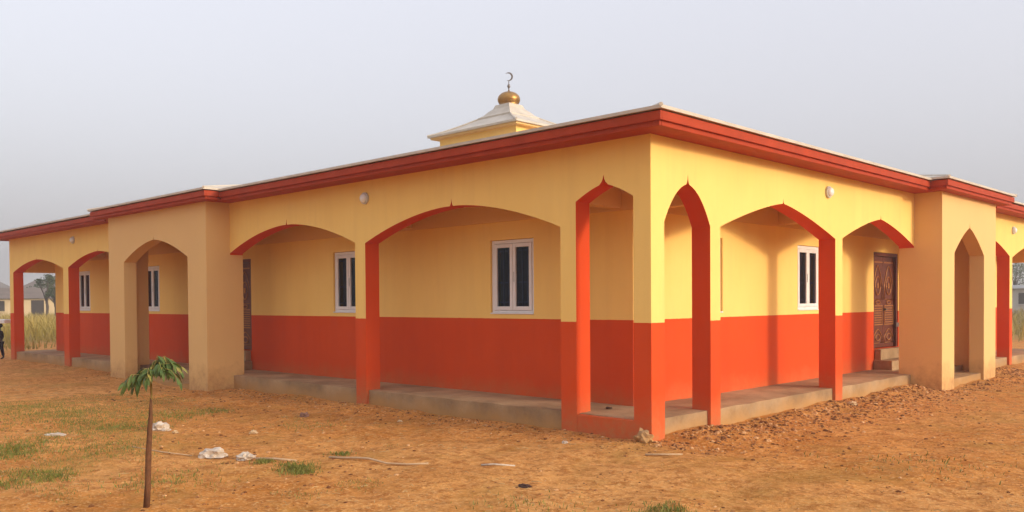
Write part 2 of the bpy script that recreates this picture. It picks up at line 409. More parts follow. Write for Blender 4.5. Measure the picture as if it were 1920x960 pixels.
# porches standing out 0.45 from the veranda line, plain yellow
PD = 0.45
def porch(fmap, s0, s1, o0, o1, spring, apex, expo, tip):
    a = fmap(s0 + 0.281, -PD + T + 0.001, 0); b = fmap(s1 - 0.281, -0.001, 0)
    mb = MB(); mb.box(min(a[0], b[0]), max(a[0], b[0]), min(a[1], b[1]), max(a[1], b[1]), 2.92, 2.95); part(mb, 'porch_ceiling', M_CEIL)
    arcade('porch_arch_wall', fmap, -PD, -PD + T, [('col', s0, o0), ('arch', o0, o1, spring, apex, expo, tip, 0.10, 0.02), ('col', o1, s1)], 2.25, ZW, M_YEL, M_YEL)
    for a, b in ((s0, o0), (o1, s1)):
        column(fmap, a, b, -PD, -PD + T, M_YEL, M_YEL, z1=2.25, name='porch_column')
    for a, b in ((s0, s0 + 0.28), (s1 - 0.28, s1)):
        column(fmap, a, b, -PD + T, -0.0005, M_YEL, M_YEL, z1=ZW, name='porch_side_wall')
        column(fmap, a, b, 0.0, T, M_YEL, M_YEL, z1=ZC, name='porch_side_wall')
porch(LEFT, PS, PE, PS + 0.70, PE - 0.75, 2.36, 2.745, 1.75, 0.15)
porch(RIGHT, QS, QE, QS + 0.62, QE - 0.72, 2.30, 2.77, 1.7, 0.45)

# inner walls with real openings
WZ0, WZ1 = 1.345, 2.38                     # window sill and head
win_left = [(2.57, 3.40), (6.42, 7.24), (14.03, 14.85), (18.10, 18.92)]
door_left = [(10.0, 11.2)]
win_right = [(2.29, 3.05), (5.32, 6.13), (11.9, 12.7), (14.6, 15.4)]
door_right = [(8.34, 9.52)]
IY, IX, TW = 0.953, -0.932, 0.20
IXE, IYE = -20.60, 16.15
def holed_wall(name, fmap, s0, s1, d0, d1, wins, doors, ztop):
    mb = MB(); holes = [(a, b, WZ0, WZ1) for a, b in wins] + [(a, b, 0.60, WZ1) for a, b in doors]
    ss = sorted({s0, s1} | {h[0] for h in holes} | {h[1] for h in holes})
    for a, b in zip(ss, ss[1:]):
        h = next((h for h in holes if h[0] <= a and b <= h[1]), None)
        spans = [(-0.12, ztop)] if h is None else [(-0.12, h[2]), (h[3], ztop)]
        for z0, z1 in spans:
            for d in (d0, d1): mb.quad([fmap(a, d, z0), fmap(b, d, z0), fmap(b, d, z1), fmap(a, d, z1)], 0)
        if h:
            for s in (a, b): mb.quad([fmap(s, d0, h[2]), fmap(s, d1, h[2]), fmap(s, d1, h[3]), fmap(s, d0, h[3])], 0)
            for z in (h[2], h[3]): mb.quad([fmap(a, d0, z), fmap(b, d0, z), fmap(b, d1, z), fmap(a, d1, z)], 0)
    for s in (s0, s1): mb.quad([fmap(s, d0, -0.12), fmap(s, d1, -0.12), fmap(s, d1, ztop), fmap(s, d0, ztop)], 0)
    return part(mb, name, M_TWO)
holed_wall('inner_wall', LEFT, -IX, -IXE, IY, IY + TW, win_left, door_left, 3.2)
holed_wall('inner_wall', RIGHT, IY + TW, IYE, -IX, -IX + TW, win_right, door_right, 3.2)
mb = MB(); mb.box(IXE, IXE + TW, IY + TW, IYE, -0.12, 3.2); part(mb, 'inner_wall', M_TWO)
mb = MB(); mb.box(IXE + TW, IX - TW, IYE - TW, IYE, -0.12, 3.2); part(mb, 'inner_wall', M_TWO)

# veranda ceilings and the ring beam proud of the inner wall
mb = MB(); mb.box(BX + T, -T - 0.002, T, IY - 0.001, 2.93, 2.96); part(mb, 'veranda_ceiling', M_CEIL)
mb = MB(); mb.box(IX + 0.001, -T, IY, BY - T, 2.932, 2.962); part(mb, 'veranda_ceiling', M_CEIL)
mb = MB(); mb.box(IXE + 0.03, IX + 0.03, IY - 0.03, IY - 0.0015, 2.63, 2.925); part(mb, 'ring_beam', M_YEL, bevel=0.006)
mb = MB(); mb.box(IX + 0.0015, IX + 0.03, IY, IYE, 2.63, 2.925); part(mb, 'ring_beam', M_YEL, bevel=0.006)
# tie beams from the columns across the veranda
for s in (1.06, 5.06, 17.0):
    mb = MB(); mb.box(-s - 0.17, -s - 0.02, T + 0.001, IY - 0.032, 2.66, 2.928); part(mb, 'tie_beam', M_YEL)
for s in (1.22, 4.62, 13.42):
    mb = MB(); mb.box(IX + 0.032, -T - 0.001, s, s + 0.15, 2.66, 2.93); part(mb, 'tie_beam', M_YEL)

# plinth: concrete veranda floor with a rough front
ZF = 0.235
def slab(x0, x1, y0, y1, z1, name='veranda_floor', z0=-0.15):
    nx = max(2, int((x1 - x0) / 0.22)); ny = max(2, int((y1 - y0) / 0.22)); mb = MB()
    def P(i, j, z):
        x = x0 + (x1 - x0) * i / nx; y = y0 + (y1 - y0) * j / ny
        if z > 0:
            edge = 1.0 if (i in (0, nx) or j in (0, ny)) else 0.35
            x += 0.014 * edge * noise.noise((x * 2.3, y * 2.3, 3)); y += 0.014 * edge * noise.noise((x * 2.1, y * 2.1, 9))
            z += 0.012 * edge * noise.noise((x * 3, y * 3, 5)) - 0.004 * edge
        else:
            x += 0.03 * noise.noise((x * 2.3, y * 2.3, 13)); y += 0.03 * noise.noise((x * 2.1, y * 2.1, 19))
        return (x, y, z)
    for i in range(nx):
        for j in range(ny): mb.quad([P(i,j,z1), P(i+1,j,z1), P(i+1,j+1,z1), P(i,j+1,z1)])
    for i in range(nx):
        for j in (0, ny): mb.quad([P(i,j,z0), P(i+1,j,z0), P(i+1,j,z1), P(i,j,z1)])
    for j in range(ny):
        for i in (0, nx): mb.quad([P(i,j,z0), P(i,j+1,z0), P(i,j+1,z1), P(i,j,z1)])
    o = part(mb, name, M_CONC); return o
slab(BX + 0.05, -0.045, 0.05, 2.0, ZF)
slab(-2.0, -0.05, 2.005, BY - 0.05, ZF - 0.003)
slab(BX + 0.05, BX + 1.5, 2.01, BY - 0.05, ZF - 0.003)
slab(-PE + 0.1, -PS - 0.1, -0.40, 0.04, 0.06, 'porch_floor')
slab(-0.04, 0.40, QS + 0.1, QE - 0.1, 0.13, 'porch_floor')
mb = MB(); mb.box(-1.06, -0.21, 0.006, 0.20, -0.12, 0.222); part(mb, 'red_sill', M_RED, bevel=0.012)
mb = MB(); mb.box(IXE + 0.2, IX - 0.2, IY + 0.2, IYE - 0.2, 0.2, 0.59); part(mb, 'hall_floor', M_CONC)

# ------------------------------------------------------------------ windows
def window(fmap, s0, s1, d):
    w = empty('window', (0, 0, 0)); w.parent = mosque; w.location = -mosque.location
    w.location = Vector((0, 0, 0)) - mosque.location
    def P(name, mats, boxes, bevel=0.004):
        mb = MB()
        for a, b, d0, d1, z0, z1 in boxes:
            p = fmap(a, d0, 0); q = fmap(b, d1, 0)
            mb.box(min(p[0], q[0]), max(p[0], q[0]), min(p[1], q[1]), max(p[1], q[1]), z0, z1)
        o = mb.build(name, mats, w, bevel=bevel); return o
    g = 0.004; a, b = s0 + g, s1 - g; z0, z1 = WZ0 + g, WZ1 - g; f = 0.05
    e0, e1 = d + 0.03, d + 0.09
    P('frame', M_WHITE, [(a, a + f, e0, e1, z0, z1), (b - f, b, e0, e1, z0, z1), (a + f, b - f, e0, e1, z0, z0 + f), (a + f, b - f, e0, e1, z1 - f, z1)])
    c = (a + b) / 2; s = 0.052
    P('sill', M_WHITE, [(a + 0.001, b - 0.001, d - 0.012, e0 - 0.001, z0 - 0.002, z0 + 0.016)])
    for l, r in ((a + f + 0.003, c - 0.003), (c + 0.003, b - f - 0.003)):
        k0, k1 = z0 + f + 0.003, z1 - f - 0.003; h0, h1 = e0 - 0.012, e1 - 0.02
        P('sash', M_WHITE, [(l, l + s, h0, h1, k0, k1), (r - s, r, h0, h1, k0, k1), (l + s, r - s, h0, h1, k0, k0 + s), (l + s, r - s, h0, h1, k1 - s, k1)])
        P('pane', M_GLASS, [(l + s - 0.004, r - s + 0.004, e0 + 0.012, e0 + 0.017, k0 + s - 0.004, k1 - s + 0.004)], 0)
        bars = [(l + s + (r - l - 2 * s) * t - 0.008, l + s + (r - l - 2 * s) * t + 0.008, e0 + 0.055, e0 + 0.071, k0, k1) for t in (0.33, 0.72)]
        bars += [(l, r, e0 + 0.072, e0 + 0.086, k0 + (k1 - k0) * t - 0.009, k0 + (k1 - k0) * t + 0.009) for t in (0.12, 0.42, 0.9)]
        P('grille', M_BAR, bars, 0)
    P('handle', M_LAMPB, [(c - 0.035, c - 0.017, e0 - 0.024, e0 - 0.0125, (z0 + z1) / 2 - 0.07, (z0 + z1) / 2 + 0.07)])
    P('curtain', M_CURT, [(s0 - 0.05, s1 + 0.05, d + 0.26, d + 0.27, WZ0 - 0.1, WZ1 + 0.1)], 0)
for a, b in win_left: window(LEFT, a, b, IY)
for a, b in win_right: window(RIGHT, a, b, -IX)

# ------------------------------------------------------------------ doors
def door(fmap, s0, s1, d):
    w = empty('door', (0, 0, 0)); w.parent = mosque; w.location = -mosque.location
    def P(name, mats, boxes, bevel=0.004):
        mb = MB()
        for a, b, d0, d1, z0, z1 in boxes:
            p = fmap(a, d0, 0); q = fmap(b, d1, 0)
            mb.box(min(p[0], q[0]), max(p[0], q[0]), min(p[1], q[1]), max(p[1], q[1]), z0, z1)
        return mb.build(name, mats, w, bevel=bevel)
    def bar(name, pts, r, mat):
        mb = MB(); mb.tube([fmap(s, dd, z) for s, dd, z in pts], r, 6); return mb.build(name, mat, w, smooth=True)
    g = 0.004; f = 0.065; z0, z1 = 0.60, WZ1 - g; a, b = s0 + g, s1 - g
    P('door_frame', M_WOOD, [(a, a + f, d + 0.01, d + 0.12, z0, z1), (b - f, b, d + 0.01, d + 0.12, z0, z1), (a + f, b - f, d + 0.01, d + 0.12, z1 - f, z1)])
    c = (a + b) / 2; e = d + 0.06
    for l, r in ((a + f + 0.004, c - 0.004), (c + 0.004, b - f - 0.004)):
        t0, t1 = z0 + 0.012, z1 - f - 0.004
        P('leaf', M_WOOD, [(l, r, e, e + 0.045, t0, t1)])
        m = (l + r) / 2; hw = (r - l) / 2 - 0.05; H = t1 - t0
        # raised ornaments: pointed arch, oval and diamond above, slatted panel, low arch
        P('slat_panel_rim', M_GOLD, [(l + 0.04, r - 0.04, e - 0.014, e - 0.001, t0 + H * 0.245, t0 + H * 0.258), (l + 0.04, r - 0.04, e - 0.014, e - 0.001, t0 + H * 0.452, t0 + H * 0.465),
                                 (l + 0.04, l + 0.055, e - 0.014, e - 0.001, t0 + H * 0.258, t0 + H * 0.452), (r - 0.055, r - 0.04, e - 0.014, e - 0.001, t0 + H * 0.258, t0 + H * 0.452)], 0.002)
        for q in range(7):
            zz = t0 + H * (0.272 + 0.0255 * q)
            P('slat', M_GOLD, [(l + 0.07, r - 0.07, e - 0.012, e - 0.001, zz, zz + 0.018)], 0.002)
        def ogee(zb, zt, name):
            pts = []
            for q in range(13):
                t = q / 12; x = -1 + 2 * t; hgt = (1 - abs(x) ** 2.0) * 0.8 + (1 - abs(x)) * 0.2
                pts.append((m + hw * x * (0.9 if 0 < q < 12 else 1.0), e - 0.006, zb + (zt - zb) * (0.45 + 0.55 * hgt)))
            pts = [(m - hw, e - 0.006, zb)] + pts + [(m + hw, e - 0.006, zb), (m - hw, e - 0.006, zb)]
            bar(name, pts, 0.009, M_GOLD)
        ogee(t0 + H * 0.53, t0 + H * 0.90, 'arch_ornament')
        ogee(t0 + H * 0.05, t0 + H * 0.20, 'arch_ornament')
        for zc, rx, rz in ((t0 + H * 0.68, hw * 0.55, H * 0.10), (t0 + H * 0.495, hw * 0.5, H * 0.02), (t0 + H * 0.11, hw * 0.5, H * 0.035)):
            bar('oval_ornament', [(m + rx * math.cos(k * math.pi / 8), e - 0.006, zc + rz * math.sin(k * math.pi / 8)) for k in range(17)], 0.011, M_GOLD)
        P('boss', M_GOLD, [(m - 0.03, m + 0.03, e - 0.016, e - 0.001, t0 + H * 0.65, t0 + H * 0.71)], 0.012)
        P('head_band', M_GOLD, [(l + 0.03, r - 0.03, e - 0.008, e - 0.001, t0 + H * 0.93, t0 + H * 0.945)], 0.002)
    P('handle', M_IRON, [(c + 0.02, c + 0.05, e - 0.05, e - 0.001, 1.30, 1.34), (c + 0.025, c + 0.12, e - 0.05, e - 0.035, 1.31, 1.33)])
    P('lock_bolt', M_IRON, [(b - 0.10, b + 0.02, d - 0.012, d + 0.009, 0.98, 1.06)], 0.003)
    P('threshold', M_CONC, [(s0 + 0.002, s1 - 0.002, d + 0.002, d + 0.2, 0.55, 0.598)], 0.006)
    P('door_step', M_CONC, [(s0 - 0.02, s1 + 0.05, d - 0.34, d - 0.001, ZF - 0.05, 0.40)], 0.015)
    P('door_step', M_CONC, [(s0 + 0.03, s1 - 0.03, d - 0.12, d - 0.0015, 0.401, 0.597)], 0.012)
for a, b in door_left: door(LEFT, a, b, IY)
for a, b in door_right: door(RIGHT, a, b, -IX)

# ------------------------------------------------------------------ roof with red fascia
roof = empty('roof'); roof.parent = mosque; roof.location = -mosque.location
OV, PO = 0.40, 0.22
def rbox(name, mat, *b, bevel=0.006):
    mb = MB(); mb.box(*b); return mb.build(name, mat, roof, bevel=bevel)
ZB, ZT = 3.335, 3.43
pl0, pl1 = -PE - 0.40, -PS + 0.40        # porch fascia extents
pr0, pr1 = QS - 0.40, QE + 0.40
PF = PD + PO
e = 0.001
# left side: two main runs and the porch run between them
def run_x(x0, x1, y, zo=0.0):
    rbox('fascia_board', M_FASCIA, x0, x1, y, y + 0.03, ZB + zo, ZT + zo)
    rbox('lower_fascia', M_FASCIA, x0 + 0.036, x1 - 0.036, y + 0.034, y + 0.07, ZB - 0.05 + zo, ZB + 0.06 + zo)
def run_y(y0, y1, x, zo=0.0):
    rbox('fascia_board', M_FASCIA, x - 0.03, x, y0, y1, ZB + zo, ZT + zo)
    rbox('lower_fascia', M_FASCIA, x - 0.07, x - 0.034, y0 + 0.042, y1 - 0.01, ZB - 0.05 + zo, ZB + 0.06 + zo)
run_x(pl1 - 0.032, OV, -OV); run_x(BX - OV, pl0 + 0.03, -OV - 0.002, -0.012)
run_x(pl0, pl1, -PF, 0.012); run_y(-PF + 0.031, -OV, pl1 - e, 0.012); run_y(-PF + 0.031, -OV, pl0 + 0.03, 0.012)
run_y(-OV + 0.031, pr0 + 0.03, OV); run_y(pr1 - 0.03, BY + OV, OV - 0.002, -0.012)
run_y(pr0, pr1, PF, 0.012)
for yy in (pr0, pr1 - 0.03):
    rbox('fascia_board', M_FASCIA, OV, PF - 0.031, yy, yy + 0.03, ZB + 0.012, ZT + 0.012)
    rbox('lower_fascia', M_FASCIA, OV - 0.03, PF - 0.075, yy + (0.034 if yy == pr0 else -0.04), yy + (0.07 if yy == pr0 else -0.004), ZB - 0.038, ZB + 0.07)
run_x(BX - OV, OV, BY + OV - 0.03); run_y(-OV + 0.03, BY + OV - 0.031, BX - OV + 0.03)
# soffit boards
rbox('soffit', M_FASCIA, BX - OV + 0.05, OV - 0.05, -OV + 0.05, 0.30, 3.299, 3.325, bevel=0)
rbox('soffit', M_FASCIA, -0.30, OV - 0.051, 0.301, BY + OV - 0.05, 3.298, 3.324, bevel=0)
rbox('soffit', M_FASCIA, pl0 + 0.04, pl1 - 0.04, -PF + 0.05, -OV + 0.049, 3.30, 3.326, bevel=0)
rbox('soffit', M_FASCIA, OV - 0.05, PF - 0.05, pr0 + 0.04, pr1 - 0.04, 3.30, 3.326, bevel=0)
# hipped sheet roofs
def hip(x0, x1, y0, y1, z, th, slope, name, ridge_dir):
    mb = MB(); w = (x1 - x0) / 2; l = (y1 - y0) / 2
    if ridge_dir == 'x': r = l; A = (x0 + r, (y0 + y1) / 2); B = (x1 - r, (y0 + y1) / 2)
    else: r = w; A = ((x0 + x1) / 2, y0 + r); B = ((x0 + x1) / 2, y1 - r)
    zt = z + th; zr = zt + slope * r
    p = [(x0, y0), (x1, y0), (x1, y1), (x0, y1)]
    lo = [(a, b, z) for a, b in p]; hi = [(a, b, zt) for a, b in p]; A = (*A, zr); B = (*B, zr)
    for i in range(4): mb.quad([lo[i], lo[(i+1) % 4], hi[(i+1) % 4], hi[i]])
    mb.quad(lo[::-1])
    if ridge_dir == 'x':
        mb.quad([hi[0], hi[1], B, A]); mb.quad([hi[1], hi[2], B]); mb.quad([hi[2], hi[3], A, B]); mb.quad([hi[3], hi[0], A])
    else:
        mb.quad([hi[0], hi[1], A]); mb.quad([hi[1], hi[2], B, A]); mb.quad([hi[2], hi[3], B]); mb.quad([hi[3], hi[0], A, B])
    o = mb.build(name, M_ROOF, roof)
    ht = MB()
    rr = 0.022
    for c0, c1 in (((hi[0], A), (hi[1], B), (hi[2], B), (hi[3], A)) if ridge_dir == 'x' else ((hi[0], A), (hi[1], A), (hi[2], B), (hi[3], B))):
        ht.tube([c0, c1], rr, 6)
    ht.tube([A, B], rr, 6)
    ht.build('ridge_cap', M_ROOF, o)
    return o
g = 0.03
hip(BX - OV - g, OV + g, -OV - g, BY + OV + g, ZT + 0.012, 0.034, 0.20, 'roof_sheet', 'x')
hip(pl0 - g, pl1 + g, -PF - g, 4.6, ZT + 0.026, 0.034, 0.20, 'porch_roof_sheet', 'y')
hip(-3.6, PF + g, pr0 - g, pr1 + g, ZT + 0.026, 0.034, 0.20, 'porch_roof_sheet', 'x')

# ------------------------------------------------------------------ cupola
cup = empty('cupola'); cup.parent = mosque; CC = Vector((-11.0, 9.2, 0)); cup.location = CC - mosque.location
HX, HY = 1.42, 1.22; ZE = 5.93
mb = MB(); mb.box(-HX, HX, -HY, HY, 4.6, ZE); mb.build('cupola_wall', M_CUP, cup)
def ring_roof(levels, name):
    mb = MB(); n = 8
    def ringpts(hx, hy, z):
        pts = []
        for a, b in (((-1,-1),(1,-1)), ((1,-1),(1,1)), ((1,1),(-1,1)), ((-1,1),(-1,-1))):
            for k in range(n): t = k / n; pts.append((hx * (a[0] + (b[0]-a[0]) * t), hy * (a[1] + (b[1]-a[1]) * t), z))
        return pts
    rings = [ringpts(*l) for l in levels]
    for r0, r1 in zip(rings, rings[1:]):
        for k in range(4 * n): mb.quad([r0[k], r0[(k+1) % (4*n)], r1[(k+1) % (4*n)], r1[k]])
    mb.quad(rings[-1]); mb.quad(rings[0][::-1])
    return mb.build(name, M_ROOF, cup)
lv = [(HX + 0.24, HY + 0.24, ZE - 0.005), (HX + 0.24, HY + 0.24, ZE + 0.045)]
for k in range(1, 7):
    t = k / 6; lv.append((HX + 0.24 - (HX - 0.36) * t, HY + 0.24 - (HY - 0.32) * t, ZE + 0.045 + 0.42 * t ** 1.25))
lower = ring_roof(lv, 'cupola_roof')
mb = MB()
for sx in (-1, 1):
    for sy in (-1, 1):
        mb = MB(); mb.tube([(sx * a, sy * b, z + 0.005) for a, b, z in lv[1:]], 0.03, 6); mb.build('ridge_cap', M_ROOF, lower)
mb = MB(); mb.box(-HX - 0.18, HX + 0.18, -HY - 0.18, HY + 0.18, ZE - 0.055, ZE - 0.0055); mb.build('eave_board', M_YEL, lower)
ring_roof([(0.60, 0.58, ZE + 0.455), (0.60, 0.58, ZE + 0.50), (0.50, 0.48, ZE + 0.56), (0.40, 0.39, ZE + 0.66), (0.30, 0.30, ZE + 0.74), (0.26, 0.26, ZE + 0.84)], 'cupola_roof_cap')
zb = ZE + 0.835
prof = [(0.20, 0.0), (0.265, 0.012)] + [(0.305 * math.cos(a), 0.16 + 0.215 * math.sin(a)) for a in [math.radians(x) for x in range(-38, 86, 8)]] + [(0.03, 0.385), (0.018, 0.42)]
mb = MB(); mb.lathe((0, 0, zb), prof, 32); mb.build('dome', M_BRASS, cup, smooth=True)
mb = MB(); zf = zb + 0.40
mb.lathe((0, 0, zf), [(0.02, 0), (0.014, 0.05), (0.034, 0.09), (0.045, 0.12), (0.034, 0.15), (0.012, 0.19), (0.012, 0.27)], 12)
fin = mb.build('finial', M_IRON, cup, smooth=True)
# crescent, thick plate turned towards the view
mb = MB(); n = 20; R0, R1 = 0.115, 0.088; zc = zf + 0.375
ax = Vector((0.72, 0.69, 0)); nv = Vector((0.69, -0.72, 0))
outer = []; inner = []
for k in range(n + 1):
    a = math.radians(-118 + 255 * k / n) ; outer.append((R0 * math.cos(a), R0 * math.sin(a)))
    w = 1 - abs(2 * k / n - 1) ** 2
    inner.append((R0 * math.cos(a) * (1 - 0.42 * w), R0 * math.sin(a) * (1 - 0.42 * w)))
def cp(p, d): return Vector((0, 0, zc)) + ax * p[0] + Vector((0, 0, p[1])) + nv * d
for k in range(n):
    for d in (-0.012, 0.012): mb.quad([cp(outer[k], d), cp(outer[k+1], d), cp(inner[k+1], d), cp(inner[k], d)])
    for r in (outer, inner): mb.quad([cp(r[k], -0.012), cp(r[k+1], -0.012), cp(r[k+1], 0.012), cp(r[k], 0.012)])
mb.build('crescent', M_IRON, fin)

# ------------------------------------------------------------------ wall lamps
def wall_lamp(fmap, s, z, label, d=0.0):
    p = Vector(fmap(s, d, z)); nrm = (Vector(fmap(s, d - 1, z)) - p).normalized()
    t = empty('wall_lamp', p); tag(t, label, 'lamp', 'round lamps on the veranda walls')
    q = nrm.to_track_quat('Z', 'Y').to_euler()
    mb = MB(); mb.lathe((0, 0, 0), [(0.085, 0.0015), (0.085, 0.03), (0.078, 0.036), (0.07, 0.036)], 24)
    a = mb.build('lamp_base', M_LAMPB, t, smooth=False); a.rotation_euler = q
    mb = MB(); mb.lathe((0, 0, 0.0365), [(0.069, 0.0)] + [(0.068 * math.cos(math.radians(k)), 0.05 * math.sin(math.radians(k))) for k in range(10, 89, 13)], 24)
    a = mb.build('lamp_cover', M_LAMP, t, smooth=True); a.rotation_euler = q
wall_lamp(LEFT, 5.02, 3.04, 'white round lamp above the column between the two wide arches, shaded side')
wall_lamp(RIGHT, 4.33, 3.04, 'white round lamp on the sunlit wall between the two middle arches')
wall_lamp(LEFT, 16.5, 3.04, 'small white round lamp on the far left end of the shaded wall')
wall_lamp(RIGHT, 13.63, 2.99, 'small white round lamp at the right edge beyond the porch')

# ------------------------------------------------------------------ loose soil, straw and grass (stuff)
def lump(mb, c, r, mat=0, flat=0.7):
    """irregular low-poly lump"""
    i = len(mb.v); c = Vector(c); ph = random.random() * 6.28
    ring = []
    mb.v.append((c.x, c.y, c.z + r * flat * random.uniform(0.7, 1.1)))
    for k in range(6):
        a = ph + k * math.pi / 3; rr = r * random.uniform(0.65, 0.95)
        mb.v.append((c.x + rr * math.cos(a), c.y + rr * math.sin(a), c.z + r * flat * random.uniform(0.25, 0.6)))
    for k in range(6):
        a = ph + k * math.pi / 3 + 0.3; rr = r * random.uniform(0.75, 1.15)
        mb.v.append((c.x + rr * math.cos(a), c.y + rr * math.sin(a), c.z - r * 0.35))
    for k in range(6):
        k2 = (k + 1) % 6
        mb.f.append((i, i + 1 + k, i + 1 + k2)); mb.m.append(mat)
        mb.f.append((i + 1 + k, i + 7 + k, i + 7 + k2, i + 1 + k2)); mb.m.append(mat)
def outside(x, y):
    if -21.4 < x < 0.02 and -0.02 < y < 17.2: return False
    if -PE - 0.05 < x < -PS + 0.05 and y > -0.5 and y < 1: return False
    if QS - 0.05 < y < QE + 0.05 and x < 0.5 and x > -1: return False
    return True
mb = MB()
for k in range(17000):
    q = random.random()
    if q < 0.30:     # along the base of the sunlit side
        y = random.uniform(-0.2, 13); x = abs(random.gauss(0, 0.55)) + 0.03
    elif q < 0.37:
        x = random.uniform(-14, 0.3); y = -abs(random.gauss(0, 0.35)) - 0.02
    else:
        x = random.uniform(-12, 6); y = random.uniform(-6.2, 12)
    if not outside(x, y): continue
    if noise.noise((x * 0.5, y * 0.5, 11)) < -0.12 and q >= 0.37: continue
    r = random.choice((0.006, 0.008, 0.009, 0.010, 0.012, 0.015, 0.021)) * random.uniform(0.7, 1.3) * (1.5 if q < 0.3 and random.random() < 0.3 else 1)
    lump(mb, (x, y, ground_h(x, y)), r, random.choice((0, 0, 1, 1, 2)))
tag(mb.build('soil_clods', [M_CLOD, M_CLODD, M_CLODP]), 'loose clods and crumbs of orange soil around the building', 'soil', kind='stuff')
mb = MB()
for k in range(7000):
    x = random.uniform(-13, 6); y = random.uniform(-6.2, 11)
    if not outside(x, y) or noise.noise((x * 0.45, y * 0.45, 21)) < 0.0: continue
    a = random.uniform(0, 6.28); L = random.uniform(0.02, 0.10); z = ground_h(x, y) + 0.004
    dx, dy = math.cos(a) * L / 2, math.sin(a) * L / 2
    mb.tube([(x - dx, y - dy, z), (x, y, z + random.uniform(0.002, 0.012)), (x + dx, y + dy, z)], random.uniform(0.0014, 0.003), 3, cap=False)
tag(mb.build('straw', M_STRAW), 'short bits of dry straw strewn over the soil', 'straw', kind='stuff')
def blade(mb, x, y, z, h, w, mat=0):
    a = random.uniform(0, 6.28); b = random.uniform(0, 6.28); lean = random.uniform(0.15, 0.7) * h
    wx, wy = math.cos(a) * w, math.sin(a) * w; lx, ly = math.cos(b) * lean, math.sin(b) * lean
    mb.quad([(x - wx, y - wy, z), (x + wx, y + wy, z), (x + wx * 0.7 + lx * 0.4, y + wy * 0.7 + ly * 0.4, z + h * 0.6), (x - wx * 0.7 + lx * 0.4, y - wy * 0.7 + ly * 0.4, z + h * 0.6)], mat)
    mb.quad([(x - wx * 0.7 + lx * 0.4, y - wy * 0.7 + ly * 0.4, z + h * 0.6), (x + wx * 0.7 + lx * 0.4, y + wy * 0.7 + ly * 0.4, z + h * 0.6), (x + lx, y + ly, z + h * 0.92)], mat)
mb = MB()
patches = [(-4.54, -4.87, 0.35, 260), (-4.9, -4.75, 0.3, 200), (-3.29, -5.06, 0.3, 170), (-3.0, -4.99, 0.22, 140), (-5.62, -3.3, 0.5, 240), (-6.55, -3.47, 0.6, 260),
           (-7.6, -3.3, 0.7, 260), (-6.4, -2.26, 0.5, 200), (-6.4, -1.71, 0.3, 120), (-8.6, -3.4, 0.6, 160), (-3.0, -5.35, 0.25, 110), (-1.61, -3.32, 0.16, 190),
           (-1.75, -3.25, 0.2, 150), (-2.2, -3.33, 0.10, 90), (-2.03, -2.55, 0.12, 60), (1.79, -2.4, 0.2, 130), (-2.1, -4.4, 0.5, 130), (-4.2, -4.1, 0.6, 180), (-5.2, -4.4, 0.5, 160),
           (1.0, -3.0, 0.5, 60), (2.5, 0.6, 0.7, 70), (-4.0, -1.6, 0.5, 50)]
for px, py, r, n in patches:
    for k in range(int(n * 2.8)):
        x = px + random.gauss(0, r * 0.55); y = py + random.gauss(0, r * 0.5)
        if outside(x, y): blade(mb, x, y, ground_h(x, y) - 0.005, random.uniform(0.015, 0.05), random.uniform(0.003, 0.0055))
for k in range(60000):
    x = random.uniform(-10, 0.5); y = random.uniform(-6, -1.2)
    m_ = noise.noise((x * 0.7, y * 0.9, 41)) + 0.6 * noise.noise((x * 2.4, y * 2.4, 43)) + 0.12 * (-x - 3.5) - 0.20 * abs(y + 3.8)
    if m_ > 0.16 + random.uniform(-0.15, 0.15): blade(mb, x, y, ground_h(x, y) - 0.004, random.uniform(0.008, 0.035), random.uniform(0.002, 0.004), 0 if random.random() < 0.5 else 1)
for k in range(3600):
    x = random.uniform(-12, 5); y = random.uniform(-6, 8)
    if outside(x, y) and noise.noise((x * 0.6, y * 0.6, 31)) > 0.15: blade(mb, x, y, ground_h(x, y) - 0.004, random.uniform(0.01, 0.03), 0.0025, 1)
tag(mb.build('grass', [M_GRASS, M_DRYG]), 'sparse low green grass growing in patches on the soil', 'grass', kind='stuff')
# tall dry grass field beyond the building, left and right
mb = MB()
def field(n, x0, x1, y0, y1, h0, h1, cond):
    for k in range(n):
        x = random.uniform(x0, x1); y = random.uniform(y0, y1)
        if not cond(x, y): continue
        blade(mb, x, y, ground_h(x, y) - 0.01, random.uniform(h0, h1) * (0.75 + 0.5 * (noise.noise((x * 0.3, y * 0.3, 3)) + 0.5)), random.uniform(0.012, 0.03))
field(26000, -85, -33, -3, 34, 0.45, 1.05, lambda x, y: 1)
field(12000, -34, 4, 26, 80, 0.35, 0.85, lambda x, y: x > -0.35 * (y - 10) - 14)
field(2500, -33.5, -27, -2, 12, 0.10, 0.35, lambda x, y: noise.noise((x * 0.4, y * 0.4, 6)) > -0.1)
tag(mb.build('field_grass', M_FIELD), 'tall golden green grass of the open field behind the building', 'grass', kind='stuff')

